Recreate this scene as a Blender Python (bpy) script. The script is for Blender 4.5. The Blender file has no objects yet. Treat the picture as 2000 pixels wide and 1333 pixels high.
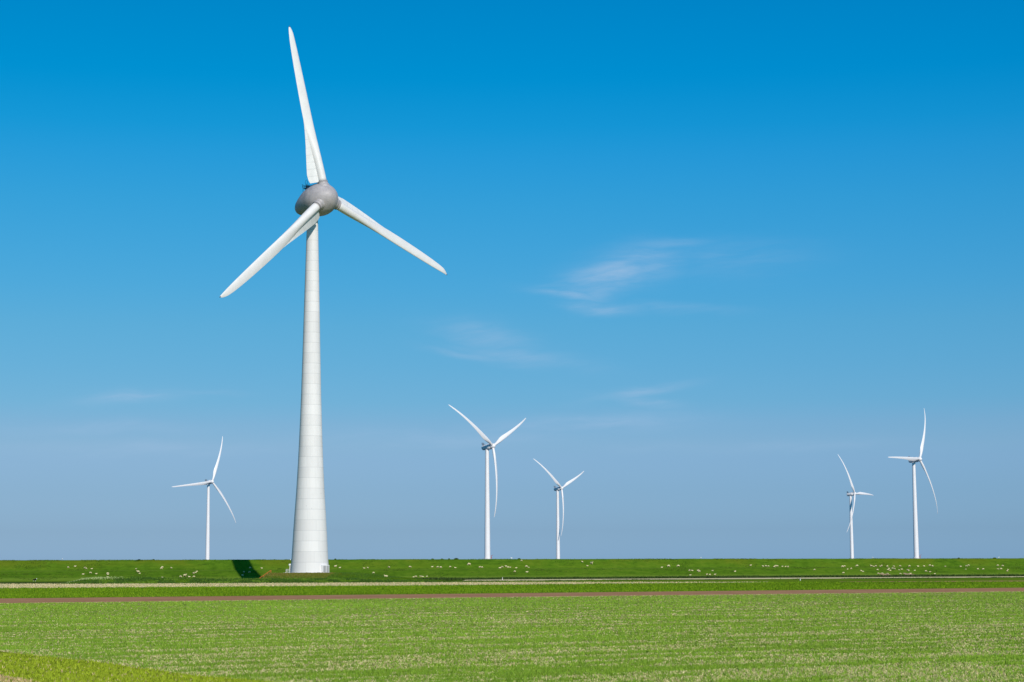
import bpy, math, random
import numpy as np
from mathutils import Vector, Matrix

R_ = math.radians
scene = bpy.context.scene
COL = scene.collection
rng = np.random.default_rng(7)
random.seed(7)

# ------------------------------------------------------------------ camera
F_PX = 3760.0                      # focal length in photograph pixels (2000 wide)
CAM_H = 4.0
PITCH = math.atan(444.5 / F_PX)
ROLL = 0.0045
fwd = Vector((0, math.cos(PITCH), math.sin(PITCH)))
up0 = Vector((0, -math.sin(PITCH), math.cos(PITCH)))
rt0 = Vector((1, 0, 0))
cam_r = rt0 * math.cos(ROLL) - up0 * math.sin(ROLL)
cam_u = rt0 * math.sin(ROLL) + up0 * math.cos(ROLL)
cd = bpy.data.cameras.new('camera')
cam = bpy.data.objects.new('camera', cd)
COL.objects.link(cam)
m = Matrix.Identity(4)
m.col[0][:3] = cam_r; m.col[1][:3] = cam_u; m.col[2][:3] = -fwd
m.col[3][:3] = (0, 0, CAM_H)
cam.matrix_world = m
cd.sensor_fit = 'HORIZONTAL'; cd.sensor_width = 36.0
cd.lens = 36.0 * F_PX / 2000.0
cd.clip_start = 0.5; cd.clip_end = 60000.0
scene.camera = cam

# ------------------------------------------------------------------ light
SUN_AZ, SUN_EL = 21.0, 30.0        # degrees right of straight behind the camera / above horizon
az, el = R_(SUN_AZ), R_(SUN_EL)
sun_dir = Vector((math.sin(az) * math.cos(el), -math.cos(az) * math.cos(el), math.sin(el)))
ld = bpy.data.lights.new('sun', 'SUN')
ld.energy = 4.0; ld.angle = R_(0.53); ld.color = (1.0, 0.91, 0.80)
sun = bpy.data.objects.new('sun', ld); COL.objects.link(sun)
sun.rotation_euler = sun_dir.to_track_quat('Z', 'Y').to_euler()

scene.view_settings.view_transform = 'Standard'
scene.view_settings.look = 'None'
scene.view_settings.exposure = 0.0
scene.view_settings.gamma = 1.0


class Nodes:
    """small helper for writing node trees"""
    def __init__(s, nt): s.nt = nt
    def new(s, t, **kw):
        n = s.nt.nodes.new(t)
        for k, v in kw.items(): setattr(n, k, v)
        return n
    def link(s, a, b): s.nt.links.new(a, b)
    def _in(s, sock, v):
        if isinstance(v, (int, float)): sock.default_value = v
        elif isinstance(v, (tuple, list)): sock.default_value = v
        else: s.link(v, sock)
    def math(s, op, a, b=0.0, c=0.0, clamp=False):
        n = s.new('ShaderNodeMath', operation=op, use_clamp=clamp)
        s._in(n.inputs[0], a); s._in(n.inputs[1], b); s._in(n.inputs[2], c)
        return n.outputs[0]
    def vec(s, x, y, z):
        n = s.new('ShaderNodeCombineXYZ')
        s._in(n.inputs[0], x); s._in(n.inputs[1], y); s._in(n.inputs[2], z)
        return n.outputs[0]
    def sep(s, v):
        n = s.new('ShaderNodeSeparateXYZ'); s.link(v, n.inputs[0]); return n.outputs
    def noise(s, v, scale, detail=4.0, rough=0.55, dist=0.0):
        n = s.new('ShaderNodeTexNoise')
        s.link(v, n.inputs['Vector']); n.inputs['Scale'].default_value = scale
        n.inputs['Detail'].default_value = detail; n.inputs['Roughness'].default_value = rough
        n.inputs['Distortion'].default_value = dist
        return n.outputs['Fac']
    def ramp(s, f, stops, interp='LINEAR'):
        n = s.new('ShaderNodeValToRGB'); s.link(f, n.inputs[0])
        cr = n.color_ramp; cr.interpolation = interp
        while len(cr.elements) < len(stops): cr.elements.new(0.5)
        for e, (p, c) in zip(cr.elements, stops):
            e.position = p; e.color = (c[0], c[1], c[2], 1) if hasattr(c, '__len__') else (c, c, c, 1)
        return n.outputs[0]
    def mix(s, f, a, b, mode='MIX'):
        n = s.new('ShaderNodeMix', data_type='RGBA', blend_type=mode)
        s._in(n.inputs[0], f)
        for sock, v in ((n.inputs[6], a), (n.inputs[7], b)):
            s._in(sock, (v[0], v[1], v[2], 1) if isinstance(v, (tuple, list)) else v)
        return n.outputs[2]
    def smooth(s, v, a, b):
        n = s.new('ShaderNodeMapRange', interpolation_type='SMOOTHSTEP')
        s._in(n.inputs[0], v); n.inputs[1].default_value = a; n.inputs[2].default_value = b
        return n.outputs[0]


def srgb(r, g, b):
    f = lambda c: c / 12.92 if c <= 0.04045 else ((c + 0.055) / 1.055) ** 2.4
    return (f(r / 255), f(g / 255), f(b / 255))


# ------------------------------------------------------------------ sky
SKY_STRENGTH = 0.06
# correction of the physical sky towards the deep azure of this clear spring day, by sine of elevation
SKY_GAIN = [(0.0029, (0.3431, 0.5134, 0.9804)), (0.0192, (0.294, 0.4176, 0.7647)), (0.0398, (0.2963, 0.4025, 0.6749)), (0.0554, (0.3207, 0.4138, 0.6494)), (0.0636, (0.3241, 0.4231, 0.627)), (0.0741, (0.3023, 0.4274, 0.6195)), (0.0853, (0.2561, 0.439, 0.6182)), (0.1033, (0.2275, 0.4523, 0.6185)), (0.1244, (0.2034, 0.4719, 0.6244)), (0.1452, (0.1593, 0.4871, 0.6543)), (0.1873, (0.0956, 0.5152, 0.7005)), (0.2111, (0.0544, 0.5218, 0.7344)), (0.226, (0.0238, 0.5236, 0.7414)), (0.2515, (0.0, 0.5164, 0.7471)), (0.2889, (0.0, 0.5016, 0.744)), (0.75, (0.051, 0.5322, 0.7593))]
SKY_GAIN_SCALE = 2.354
#SKYGAIN#
world = bpy.data.worlds.new('World'); scene.world = world
world.use_nodes = True
nt = world.node_tree; nt.nodes.clear(); N = Nodes(nt)
sky = N.new('ShaderNodeTexSky', sky_type='NISHITA')
sky.sun_disc = False
sky.sun_elevation = el
sky.sun_rotation = math.pi - az
sky.altitude = 0.0; sky.air_density = 1.0; sky.dust_density = 0.6; sky.ozone_density = 2.0
tc = N.new('ShaderNodeTexCoord')
dx, dy, dz = N.sep(tc.outputs['Generated'])
gain = N.ramp(N.math('MAXIMUM', dz, 0.0), SKY_GAIN)
gain = N.mix(1.0, gain, (SKY_GAIN_SCALE,) * 3, 'MULTIPLY')
skyc = N.mix(1.0, sky.outputs[0], gain, 'MULTIPLY')
skyc = N.mix(1.0, skyc, N.mix(N.smooth(dx, -0.26, 0.27), (0.84, 0.94, 0.96), (0.8, 0.97, 1.03)), 'MULTIPLY')
# thin cirrus: positions are directions (tangent of azimuth / of elevation), shapes are noise
ty = N.math('MAXIMUM', dy, 0.05)
tx = N.math('DIVIDE', dx, ty); tz = N.math('DIVIDE', dz, ty)
wob = N.noise(N.vec(N.math('MULTIPLY', tx, 14), N.math('MULTIPLY', tz, 40), 3.1), 1.0, 3)
txw = N.math('ADD', tx, N.math('MULTIPLY', N.math('SUBTRACT', wob, 0.5), 0.03))
tzw = N.math('ADD', tz, N.math('MULTIPLY', N.math('SUBTRACT', wob, 0.5), 0.014))
fib = N.noise(N.vec(N.math('MULTIPLY', txw, 22), N.math('ADD', N.math('MULTIPLY', tzw, 150), N.math('MULTIPLY', txw, -14)), 0.7), 1.0, 7, 0.62)
fine = N.noise(N.vec(N.math('MULTIPLY', txw, 60), N.math('MULTIPLY', tzw, 420), 5.7), 1.0, 5, 0.6)


def blob(px, py, sx, sy, slope, amt):
    u = (px - 1000) / F_PX
    t = math.tan(PITCH + math.atan((666.5 - py) / F_PX))
    a = N.math('DIVIDE', N.math('SUBTRACT', txw, u), sx / F_PX)
    lz = N.math('SUBTRACT', N.math('SUBTRACT', tzw, t), N.math('MULTIPLY', N.math('SUBTRACT', txw, u), slope))
    b = N.math('DIVIDE', lz, sy / F_PX)
    q = N.math('ADD', N.math('MULTIPLY', a, a), N.math('MULTIPLY', b, b))
    return N.math('MULTIPLY', N.math('EXPONENT', N.math('MULTIPLY', q, -1.0)), amt)


cl = None
for args in ((1195, 540, 85, 30, 0.18, 1.0), (1250, 518, 85, 34, 0.12, 0.75), (1115, 578, 75, 12, -0.16, 0.66), (1180, 602, 75, 9, -0.02, 0.8),
             (1165, 575, 35, 24, 0.3, 0.5), (1300, 480, 110, 14, 0.12, 0.36), (1420, 505, 150, 36, 0.0, 0.24), (1320, 602, 110, 9, -0.05, 0.3),
             (1120, 555, 70, 6, 0.02, 0.5), (960, 652, 90, 20, -0.18, 0.48), (1030, 695, 120, 20, -0.16, 0.45), (930, 690, 90, 9, -0.15, 0.4),
             (275, 768, 95, 14, 0.04, 0.68), (390, 762, 70, 7, -0.05, 0.4), (1245, 770, 85, 10, 0.16, 0.6),
             (1235, 790, 80, 9, -0.12, 0.45), (200, 835, 160, 12, 0.0, 0.45), (300, 875, 260, 16, 0.0, 0.4),
             (1150, 830, 200, 16, 0.04, 0.5), (850, 860, 260, 20, 0.0, 0.35), (1500, 870, 300, 14, 0.0, 0.25)):
    b = blob(*args)
    cl = b if cl is None else N.math('MAXIMUM', cl, b)
dens = N.math('MULTIPLY', cl, N.math('ADD', N.math('ADD', N.math('MULTIPLY', N.smooth(fib, 0.34, 0.68), 0.68), 0.38), N.math('MULTIPLY', N.smooth(fine, 0.4, 0.7), 0.15)))
dens = N.math('MULTIPLY', dens, 0.66, clamp=True)
cloud_col = srgb(163, 193, 225)
skyc = N.mix(dens, skyc, tuple(c / SKY_STRENGTH for c in cloud_col))
bg = N.new('ShaderNodeBackground'); N.link(skyc, bg.inputs[0]); bg.inputs[1].default_value = SKY_STRENGTH
wo = N.new('ShaderNodeOutputWorld'); N.link(bg.outputs[0], wo.inputs[0])


# ------------------------------------------------------------------ helpers
def ray(px, py):
    u2 = px - 1000.0; v2 = 666.5 - py
    u = u2 * math.cos(ROLL) + v2 * math.sin(ROLL); v = -u2 * math.sin(ROLL) + v2 * math.cos(ROLL)
    d = fwd + rt0 * (u / F_PX) + up0 * (v / F_PX)
    return d / d.y


def at(px, py, depth):
    """world point seen at photograph pixel (px, py) at a depth along +Y"""
    return Vector((0, 0, CAM_H)) + ray(px, py) * depth


def G(px, py, z=0.0):
    d = ray(px, py)
    return Vector((0, 0, CAM_H)) + d * ((z - CAM_H) / d.z)


def tag(o, label=None, cat=None, group=None, kind=None):
    if label: o['label'] = label
    if cat: o['category'] = cat
    if group: o['group'] = group
    if kind: o['kind'] = kind
    return o


def link(o, parent=None):
    COL.objects.link(o)
    if parent is not None: o.parent = parent
    return o


def empty(name, loc):
    o = bpy.data.objects.new(name, None); o.location = loc; o.empty_display_size = 0.5
    return link(o)


class MB:
    """collects shapes into one mesh"""
    def __init__(s): s.v = []; s.f = []; s.mi = []
    def add(s, vs, fs, mi=0):
        k = len(s.v); s.v += [tuple(p) for p in vs]
        s.f += [tuple(i + k for i in f) for f in fs]; s.mi += [mi] * len(fs)
        return s
    def box(s, c, size, rot=None, mi=0):
        M = rot or Matrix.Identity(3); c = Vector(c)
        vs = [c + M @ Vector((x * size[0] / 2, y * size[1] / 2, z * size[2] / 2)) for x in (-1, 1) for y in (-1, 1) for z in (-1, 1)]
        return s.add(vs, [(0, 1, 3, 2), (4, 6, 7, 5), (0, 4, 5, 1), (2, 3, 7, 6), (0, 2, 6, 4), (1, 5, 7, 3)], mi)
    def rings(s, rings, cap0=True, cap1=True, mi=0):
        n = len(rings[0]); vs = [p for r in rings for p in r]; fs = []
        for i in range(len(rings) - 1):
            for j in range(n):
                a = i * n + j; b = i * n + (j + 1) % n
                fs.append((a, b, b + n, a + n))
        if cap0: fs.append(tuple(range(n - 1, -1, -1)))
        if cap1: fs.append(tuple((len(rings) - 1) * n + j for j in range(n)))
        return s.add(vs, fs, mi)
    def lathe(s, o, ax, prof, n=48, cap0=True, cap1=True, mi=0):
        o = Vector(o); ax = Vector(ax).normalized()
        a = ax.orthogonal().normalized(); b = ax.cross(a)
        if abs(ax.z) > 0.999: a, b = Vector((1, 0, 0)), Vector((0, 1, 0)) * (1 if ax.z > 0 else -1)
        rings = [[o + ax * t + (a * math.cos(2 * math.pi * j / n) + b * math.sin(2 * math.pi * j / n)) * max(r, 1e-3) for j in range(n)] for t, r in prof]
        return s.rings(rings, cap0, cap1, mi)
    def tube(s, p, q, r, n=8, mi=0, r2=None):
        p, q = Vector(p), Vector(q); d = q - p
        return s.lathe(p, d, [(0, r), (d.length, r if r2 is None else r2)], n, mi=mi)
    def path(s, pts, r, n=6, mi=0):
        for a, b in zip(pts, pts[1:]): s.tube(a, b, r, n, mi)
        return s
    def mesh(s, name, mats, smooth=True):
        me = bpy.data.meshes.new(name); me.from_pydata(s.v, [], s.f)
        for mt in (mats if isinstance(mats, (list, tuple)) else [mats]): me.materials.append(mt)
        me.polygons.foreach_set('material_index', s.mi)
        if smooth: me.shade_smooth() if hasattr(me, 'shade_smooth') else None
        me.update(); return me
    def build(s, name, mats, parent=None, smooth=False, ang=None):
        me = s.mesh(name, mats, smooth)
        if ang is not None:
            me.shade_smooth()
            me.set_sharp_from_angle(angle=R_(ang))
        return link(bpy.data.objects.new(name, me), parent)


def material(name, color, rough=0.6, var=0.0, vscale=1.0, metal=0.0, bump=0.0, bscale=20.0, spec=0.3):
    mt = bpy.data.materials.new(name); mt.use_nodes = True
    nt = mt.node_tree; N = Nodes(nt); p = nt.nodes['Principled BSDF']
    tc = N.new('ShaderNodeTexCoord').outputs['Object']
    c = color
    f = N.noise(tc, vscale, 5)
    lo = tuple(max(0, x * (1 - var)) for x in c); hi = tuple(min(1, x * (1 + var)) for x in c)
    N.link(N.ramp(f, [(0.3, lo), (0.7, hi)]), p.inputs['Base Color'])
    p.inputs['Roughness'].default_value = rough; p.inputs['Metallic'].default_value = metal
    p.inputs['Specular IOR Level'].default_value = spec
    if bump:
        b = N.new('ShaderNodeBump'); b.inputs['Strength'].default_value = bump; b.inputs['Distance'].default_value = 0.1
        N.link(N.noise(tc, bscale, 4), b.inputs['Height']); N.link(b.outputs[0], p.inputs['Normal'])
    return mt


# ------------------------------------------------------------------ materials
def tower_material():
    mt = bpy.data.materials.new('white_concrete'); mt.use_nodes = True
    nt = mt.node_tree; N = Nodes(nt); p = nt.nodes['Principled BSDF']
    tc = N.new('ShaderNodeTexCoord').outputs['Object']
    x, y, z = N.sep(tc)
    SEG = 3.74
    zs = N.math('DIVIDE', z, SEG); seg = N.math('FLOOR', zs); fr = N.math('FRACT', zs)
    wn = N.new('ShaderNodeTexWhiteNoise', noise_dimensions='1D'); N.link(seg, wn.inputs['W'])
    ang = N.math('DIVIDE', N.math('ARCTAN2', y, x), 2 * math.pi)
    off = N.math('MULTIPLY', wn.outputs['Value'], 0.17)
    pan = N.math('MULTIPLY', N.math('ADD', ang, off), 6.0)
    pw = N.new('ShaderNodeTexWhiteNoise', noise_dimensions='2D')
    N.link(N.vec(seg, N.math('FLOOR', pan), 0), pw.inputs['Vector'])
    edge = N.math('MINIMUM', fr, N.math('SUBTRACT', 1.0, fr))
    ring = N.math('SUBTRACT', 1.0, N.smooth(edge, 0.008, 0.04))
    pf = N.math('FRACT', pan); pe = N.math('MINIMUM', pf, N.math('SUBTRACT', 1.0, pf))
    vert = N.math('MULTIPLY', N.math('SUBTRACT', 1.0, N.smooth(pe, 0.004, 0.018)), 0.45)
    streak = N.noise(N.vec(N.math('MULTIPLY', ang, 60), N.math('MULTIPLY', z, 0.05), 0), 1.0, 4)
    stain = N.noise(tc, 0.35, 5, 0.6)
    base = N.ramp(wn.outputs['Value'], [(0.0, (0.675, 0.655, 0.655)), (0.5, (0.70, 0.68, 0.68)), (1.0, (0.725, 0.705, 0.705))])
    base = N.mix(0.12, base, N.ramp(pw.outputs['Value'], [(0, (0.5, 0.52, 0.53)), (1, (0.9, 0.9, 0.88))]))
    base = N.mix(N.math('MULTIPLY', N.smooth(streak, 0.5, 0.75), 0.16), base, (0.45, 0.46, 0.45))
    base = N.mix(N.math('MULTIPLY', N.smooth(stain, 0.55, 0.8), 0.22), base, (0.5, 0.5, 0.48))
    base = N.mix(N.math('MULTIPLY', N.math('MAXIMUM', ring, vert), 0.3), base, (0.3, 0.32, 0.34))
    # dark drill plugs
    vo = N.new('ShaderNodeTexVoronoi', feature='F1'); N.link(N.vec(N.math('MULTIPLY', ang, 26), N.math('MULTIPLY', z, 0.55), 0), vo.inputs['Vector']); vo.inputs['Scale'].default_value = 0.6
    spot = N.math('SUBTRACT', 1.0, N.smooth(vo.outputs['Distance'], 0.03, 0.1))
    spot = N.math('MULTIPLY', spot, N.smooth(N.noise(tc, 0.9, 1), 0.48, 0.52))
    base = N.mix(N.math('MULTIPLY', spot, 0.35), base, (0.25, 0.26, 0.28))
    N.link(base, p.inputs['Base Color']); p.inputs['Roughness'].default_value = 0.62
    p.inputs['Specular IOR Level'].default_value = 0.25
    b = N.new('ShaderNodeBump'); b.inputs['Strength'].default_value = 0.25; b.inputs['Distance'].default_value = 0.05
    N.link(N.math('SUBTRACT', 1.0, ring), b.inputs['Height']); N.link(b.outputs[0], p.inputs['Normal'])
    return mt


def egg_material():
    mt = bpy.data.materials.new('grey_aluminium'); mt.use_nodes = True
    nt = mt.node_tree; N = Nodes(nt); p = nt.nodes['Principled BSDF']
    tc = N.new('ShaderNodeTexCoord').outputs['Object']
    n1 = N.noise(tc, 0.55, 6, 0.6, 0.4); n2 = N.noise(tc, 2.5, 4)
    base = N.ramp(n1, [(0.3, (0.315, 0.295, 0.31)), (0.7, (0.45, 0.415, 0.425))])
    base = N.mix(N.math('MULTIPLY', N.smooth(n2, 0.5, 0.75), 0.2), base, (0.53, 0.49, 0.48))
    N.link(base, p.inputs['Base Color'])
    p.inputs['Roughness'].default_value = 0.5; p.inputs['Metallic'].default_value = 0.0; p.inputs['Specular IOR Level'].default_value = 0.4
    b = N.new('ShaderNodeBump'); b.inputs['Strength'].default_value = 0.12; b.inputs['Distance'].default_value = 0.2
    N.link(n1, b.inputs['Height']); N.link(b.outputs[0], p.inputs['Normal'])
    return mt


M_TOWER = tower_material()
M_EGG = egg_material()
M_BLADE = material('white_gelcoat', (0.71, 0.69, 0.685), 0.42, 0.05, 0.3, spec=0.4)


def flap_material():
    mt = material('pale_flap_panels', (0.68, 0.68, 0.68), 0.45, 0.05, 0.5)
    nt = mt.node_tree; N = Nodes(nt); p = nt.nodes['Principled BSDF']
    z = N.sep(N.new('ShaderNodeTexCoord').outputs['Object'])[2]; ln_ = None
    for r in (8.3, 10.9, 13.5, 16.1, 18.7, 21.9, 25.2):
        d = N.math('SUBTRACT', 1.0, N.smooth(N.math('ABSOLUTE', N.math('SUBTRACT', z, r)), 0.03, 0.10))
        ln_ = d if ln_ is None else N.math('MAXIMUM', ln_, d)
    src = p.inputs['Base Color'].links[0].from_socket
    N.link(N.mix(N.math('MULTIPLY', ln_, 0.38), src, (0.24, 0.26, 0.28)), p.inputs['Base Color'])
    return mt


M_FLAP = flap_material()
M_SEAM = material('dark_seam', (0.16, 0.165, 0.18), 0.7, 0.1, 2)
M_WHITE = material('white_paint', (0.78, 0.76, 0.77), 0.4, 0.03, 0.2, spec=0.4)
M_GREYP = material('light_grey_panel', (0.42, 0.42, 0.43), 0.6, 0.08, 4)
M_DARK = material('dark_steel', (0.06, 0.065, 0.075), 0.6, 0.2, 3)
M_STEEL = material('galvanised_steel', (0.16, 0.19, 0.24), 0.55, 0.2, 3)
M_CONC = material('pale_concrete', (0.5, 0.48, 0.42), 0.9, 0.12, 1.5)
M_ORANGE = material('orange_wood', (0.46, 0.15, 0.035), 0.7, 0.2, 4)
M_WOOL = material('cream_wool', (0.70, 0.60, 0.36), 0.95, 0.15, 6, bump=0.6, bscale=30, spec=0.05)
M_FACE = material('pale_hide', (0.42, 0.33, 0.23), 0.9, 0.15, 5)
M_BLACK = material('black_wool', (0.012, 0.011, 0.012), 0.95, 0.3, 6)
M_FEATHER = material('white_feathers', (0.8, 0.8, 0.8), 0.8, 0.03, 8)
M_BUSH = material('dark_leaves', (0.022, 0.05, 0.012), 0.8, 0.35, 2)
M_RED = material('red_paint', (0.35, 0.07, 0.05), 0.6, 0.1, 3)


def ground_material(name, cols, scale=(1, 1), nscale=0.5, detail=8, stripes=None, bump=0.0):
    """cols = dark, mid, light; noise in world metres, optionally stretched along a direction"""
    mt = bpy.data.materials.new(name); mt.use_nodes = True
    nt = mt.node_tree; N = Nodes(nt); p = nt.nodes['Principled BSDF']
    tc = N.new('ShaderNodeTexCoord').outputs['Object']
    mp = N.new('ShaderNodeMapping', vector_type='TEXTURE'); N.link(tc, mp.inputs['Vector'])
    mp.inputs['Rotation'].default_value = (0, 0, stripes if stripes is not None else 0)
    mp.inputs['Scale'].default_value = (scale[0], scale[1], 1)
    f = N.noise(mp.outputs[0], nscale, detail, 0.62)
    g = N.noise(tc, nscale * 0.09, 4, 0.5)
    f = N.math('ADD', N.math('MULTIPLY', f, 0.75), N.math('MULTIPLY', g, 0.25))
    N.link(N.ramp(f, [(0.36, cols[0]), (0.5, cols[1]), (0.64, cols[2])]), p.inputs['Base Color'])
    p.inputs['Roughness'].default_value = 0.95; p.inputs['Specular IOR Level'].default_value = 0.0
    if bump:
        b = N.new('ShaderNodeBump'); b.inputs['Strength'].default_value = bump; b.inputs['Distance'].default_value = 0.3
        N.link(f, b.inputs['Height']); N.link(b.outputs[0], p.inputs['Normal'])
    return mt


ROW = R_(29.0)                       # direction of the drilled rows and field strips
M_FIELD = ground_material('young_crop_ground', ((0.19, 0.26, 0.035), (0.27, 0.30, 0.07), (0.42, 0.36, 0.17)), (3, 1), 1.3, 8, ROW, 0.4)
M_VERGE = ground_material('verge_ground', ((0.135, 0.1875, 0.012), (0.2025, 0.25, 0.018), (0.2565, 0.2875, 0.036)), (1, 1), 1.2, 8, None, 0.4)
M_SOIL = ground_material('brown_soil', ((0.3119, 0.1606, 0.0844), (0.4124, 0.2172, 0.1181), (0.5029, 0.2833, 0.1534)), (4, 1), 0.9, 8, ROW, 0.5)
M_CROP = ground_material('dark_crop_ground', ((0.0805, 0.1584, 0.0043), (0.1207, 0.216, 0.0072), (0.161, 0.2736, 0.0108)), (2, 1), 0.9, 8, ROW, 0.4)
M_STUB = ground_material('straw_stubble_ground', ((0.4719, 0.399, 0.2024), (0.6006, 0.5019, 0.2783), (0.715, 0.592, 0.3669)), (4, 1), 0.6, 8, ROW, 0.3)
M_MEADOW = ground_material('meadow_ground', ((0.0891, 0.1584, 0.0096), (0.1263, 0.2046, 0.0144), (0.1633, 0.2442, 0.0224)), (4, 1), 0.25, 8, R_(5), 0.3)
M_ROAD = ground_material('pale_road', ((0.621, 0.5148, 0.2736), (0.7297, 0.6149, 0.342), (0.8383, 0.715, 0.4104)), (6, 1), 0.4, 6, R_(15))
M_SAND = ground_material('sandy_ground', ((0.288, 0.2016, 0.117), (0.368, 0.2736, 0.1625), (0.44, 0.3312, 0.208)), (1, 1), 0.8, 6)
M_SEA = ground_material('grey_blue_water', ((0.03, 0.06, 0.09), (0.04, 0.075, 0.11), (0.05, 0.09, 0.12)), (6, 1), 0.02, 8)
M_BASE = ground_material('ground_soil', ((0.06, 0.11, 0.02), (0.08, 0.14, 0.025), (0.11, 0.16, 0.04)), (1, 1), 0.05, 8)


def dike_material():
    mt = bpy.data.materials.new('dike_turf'); mt.use_nodes = True
    nt = mt.node_tree; N = Nodes(nt); p = nt.nodes['Principled BSDF']
    tc = N.new('ShaderNodeTexCoord').outputs['Object']
    x, y, z = N.sep(tc)
    v = N.vec(x, y, N.math('MULTIPLY', z, 2.0))
    f = N.noise(v, 0.35, 9, 0.65)
    g = N.noise(v, 0.035, 5, 0.55, 0.5)
    s = N.noise(N.vec(N.math('MULTIPLY', x, 0.04), y, N.math('MULTIPLY', z, 2.2)), 0.5, 5, 0.6)
    q = N.math('ADD', N.math('ADD', N.math('MULTIPLY', f, 0.45), N.math('MULTIPLY', g, 0.3)), N.math('MULTIPLY', s, 0.25))
    base = N.ramp(q, [(0.38, (0.053, 0.12, 0.008)), (0.5, (0.085, 0.171, 0.011)), (0.62, (0.126, 0.203, 0.017))])
    # drier, browner turf high up; trampled sheep paths along the berm
    dry = N.math('MULTIPLY', N.smooth(z, 3.0, 7.5), N.smooth(g, 0.4, 0.62))
    base = N.mix(N.math('MULTIPLY', dry, 0.55), base, (0.125, 0.145, 0.010))
    pale = N.math('MULTIPLY', N.math('SUBTRACT', 1.0, N.smooth(N.math('ABSOLUTE', N.math('SUBTRACT', z, 3.85)), 0.06, 0.25)), 0.4)
    base = N.mix(pale, base, (0.13, 0.21, 0.03))
    pale2 = N.math('MULTIPLY', N.math('SUBTRACT', 1.0, N.smooth(z, 0.7, 1.6)), 0.7)
    base = N.mix(pale2, base, (0.155, 0.235, 0.028))
    tus = N.noise(N.vec(N.math('MULTIPLY', x, 0.35), y, z), 0.55, 3, 0.5)
    base = N.mix(N.math('MULTIPLY', N.smooth(tus, 0.66, 0.74), 0.6), base, (0.03, 0.06, 0.008))
    N.link(base, p.inputs['Base Color']); p.inputs['Roughness'].default_value = 0.95; p.inputs['Specular IOR Level'].default_value = 0.0
    b = N.new('ShaderNodeBump'); b.inputs['Strength'].default_value = 0.35; b.inputs['Distance'].default_value = 0.4
    N.link(f, b.inputs['Height']); N.link(b.outputs[0], p.inputs['Normal'])
    return mt


M_DIKE = dike_material()


def leaf_material(name, trans=0.0):
    mt = bpy.data.materials.new(name); mt.use_nodes = True
    nt = mt.node_tree; N = Nodes(nt); p = nt.nodes['Principled BSDF']
    a = N.new('ShaderNodeAttribute', attribute_name='tint')
    tc = N.new('ShaderNodeTexCoord').outputs['Object']
    f = N.noise(tc, 3.0, 2)
    c = N.mix(1.0, a.outputs['Color'], N.ramp(f, [(0.3, (0.85, 0.85, 0.85)), (0.7, (1.12, 1.12, 1.12))]), 'MULTIPLY')
    N.link(c, p.inputs['Base Color']); p.inputs['Roughness'].default_value = 0.75; p.inputs['Specular IOR Level'].default_value = 0.15
    return mt


M_LEAF = leaf_material('grass_blades')

# ------------------------------------------------------------------ terrain functions (metres)
_gt = np.random.default_rng(3).random((256, 256))


def vnoise(x, y):
    x = np.asarray(x, float); y = np.asarray(y, float)
    xi = np.floor(x).astype(int); yi = np.floor(y).astype(int)
    fx = x - xi; fy = y - yi; fx = fx * fx * (3 - 2 * fx); fy = fy * fy * (3 - 2 * fy)
    g = lambda a, b: _gt[a % 256, b % 256]
    return (g(xi, yi) * (1 - fx) + g(xi + 1, yi) * fx) * (1 - fy) + (g(xi, yi + 1) * (1 - fx) + g(xi + 1, yi + 1) * fx) * fy


def fbm(x, y, o=4):
    s = 0; a = 0.5; t = 0
    for i in range(o):
        s = s + a * vnoise(x * 2 ** i + 17 * i, y * 2 ** i + 5 * i); t += a; a *= 0.55
    return s / t


def sstep(x, a, b):
    t = np.clip((np.asarray(x, float) - a) / (b - a), 0, 1); return t * t * (3 - 2 * t)


DX = np.array([-4000, -20, 0, 30, 90, 230, 4000.0])
DY = np.array([770, 770, 772, 778, 796, 842, 2100.0])


def dike_foot(x): return np.interp(x, DX, DY)


def dike_crest_z(x): return np.interp(x, [-260, -100, 0, 230, 400], [8.4, 8.1, 7.85, 7.5, 7.5])


def dike_z(x, y):
    s = np.asarray(y, float) - dike_foot(x); zc = dike_crest_z(x)
    z = np.where(s < 13, 3.85 * s / 13, np.where(s < 14.5, 3.85 + 0.12 * (s - 13) / 1.5,
        np.where(s < 22, 3.97 + (zc - 3.97) * np.clip((s - 14.5) / 7.5, 0, 1) ** 0.95, np.where(s < 26, zc, zc - (s - 26) * 0.33))))
    return np.where(s < 0, 0.0, z)


TX, TY = -72.35, 690.0               # tower axis of the large turbine
TZ = 2.8


def mound_z(x, y):
    x = np.asarray(x, float); y = np.asarray(y, float)
    bx = sstep(x, -137, -129) * (1 - sstep(x, -58, -18))
    wob = (fbm(x * 0.12, y * 0.12) - 0.5)
    bank = (1.6 - 0.7 * sstep(x, -112, -90) + 0.4 * wob) * bx * np.exp(-np.abs((y - 597) / 11.0) ** 3) 
    d = np.where(x < TX, x - TX, x - TX)
    d = np.where(d < 0, (x - TX) * (1 + 0.35 * (1 - sstep(y, 640, 690))), d)
    mx = sstep(d, -18.0, -13.2) * (1 - sstep(d, 13, 48))
    my = sstep(y, 612, 681) * (1 - sstep(y, 700, 722))
    mz = TZ * mx * my * (1 + 0.06 * wob * (np.hypot(d, y - TY) > 9))
    return np.maximum(bank, mz) * sstep(y, 581, 588)


def surf(px, py):
    """where the sight line through photograph pixel (px, py) meets mound, meadow or dike"""
    d = ray(px, py); ys = np.arange(560, 920, 0.1)
    X = d.x * ys; Z = CAM_H + d.z * ys
    T = np.maximum(dike_z(X, ys), mound_z(X, ys))
    k = np.argmax(Z <= T) if (Z <= T).any() else len(ys) - 1
    return Vector((X[k], ys[k], T[k]))


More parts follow.
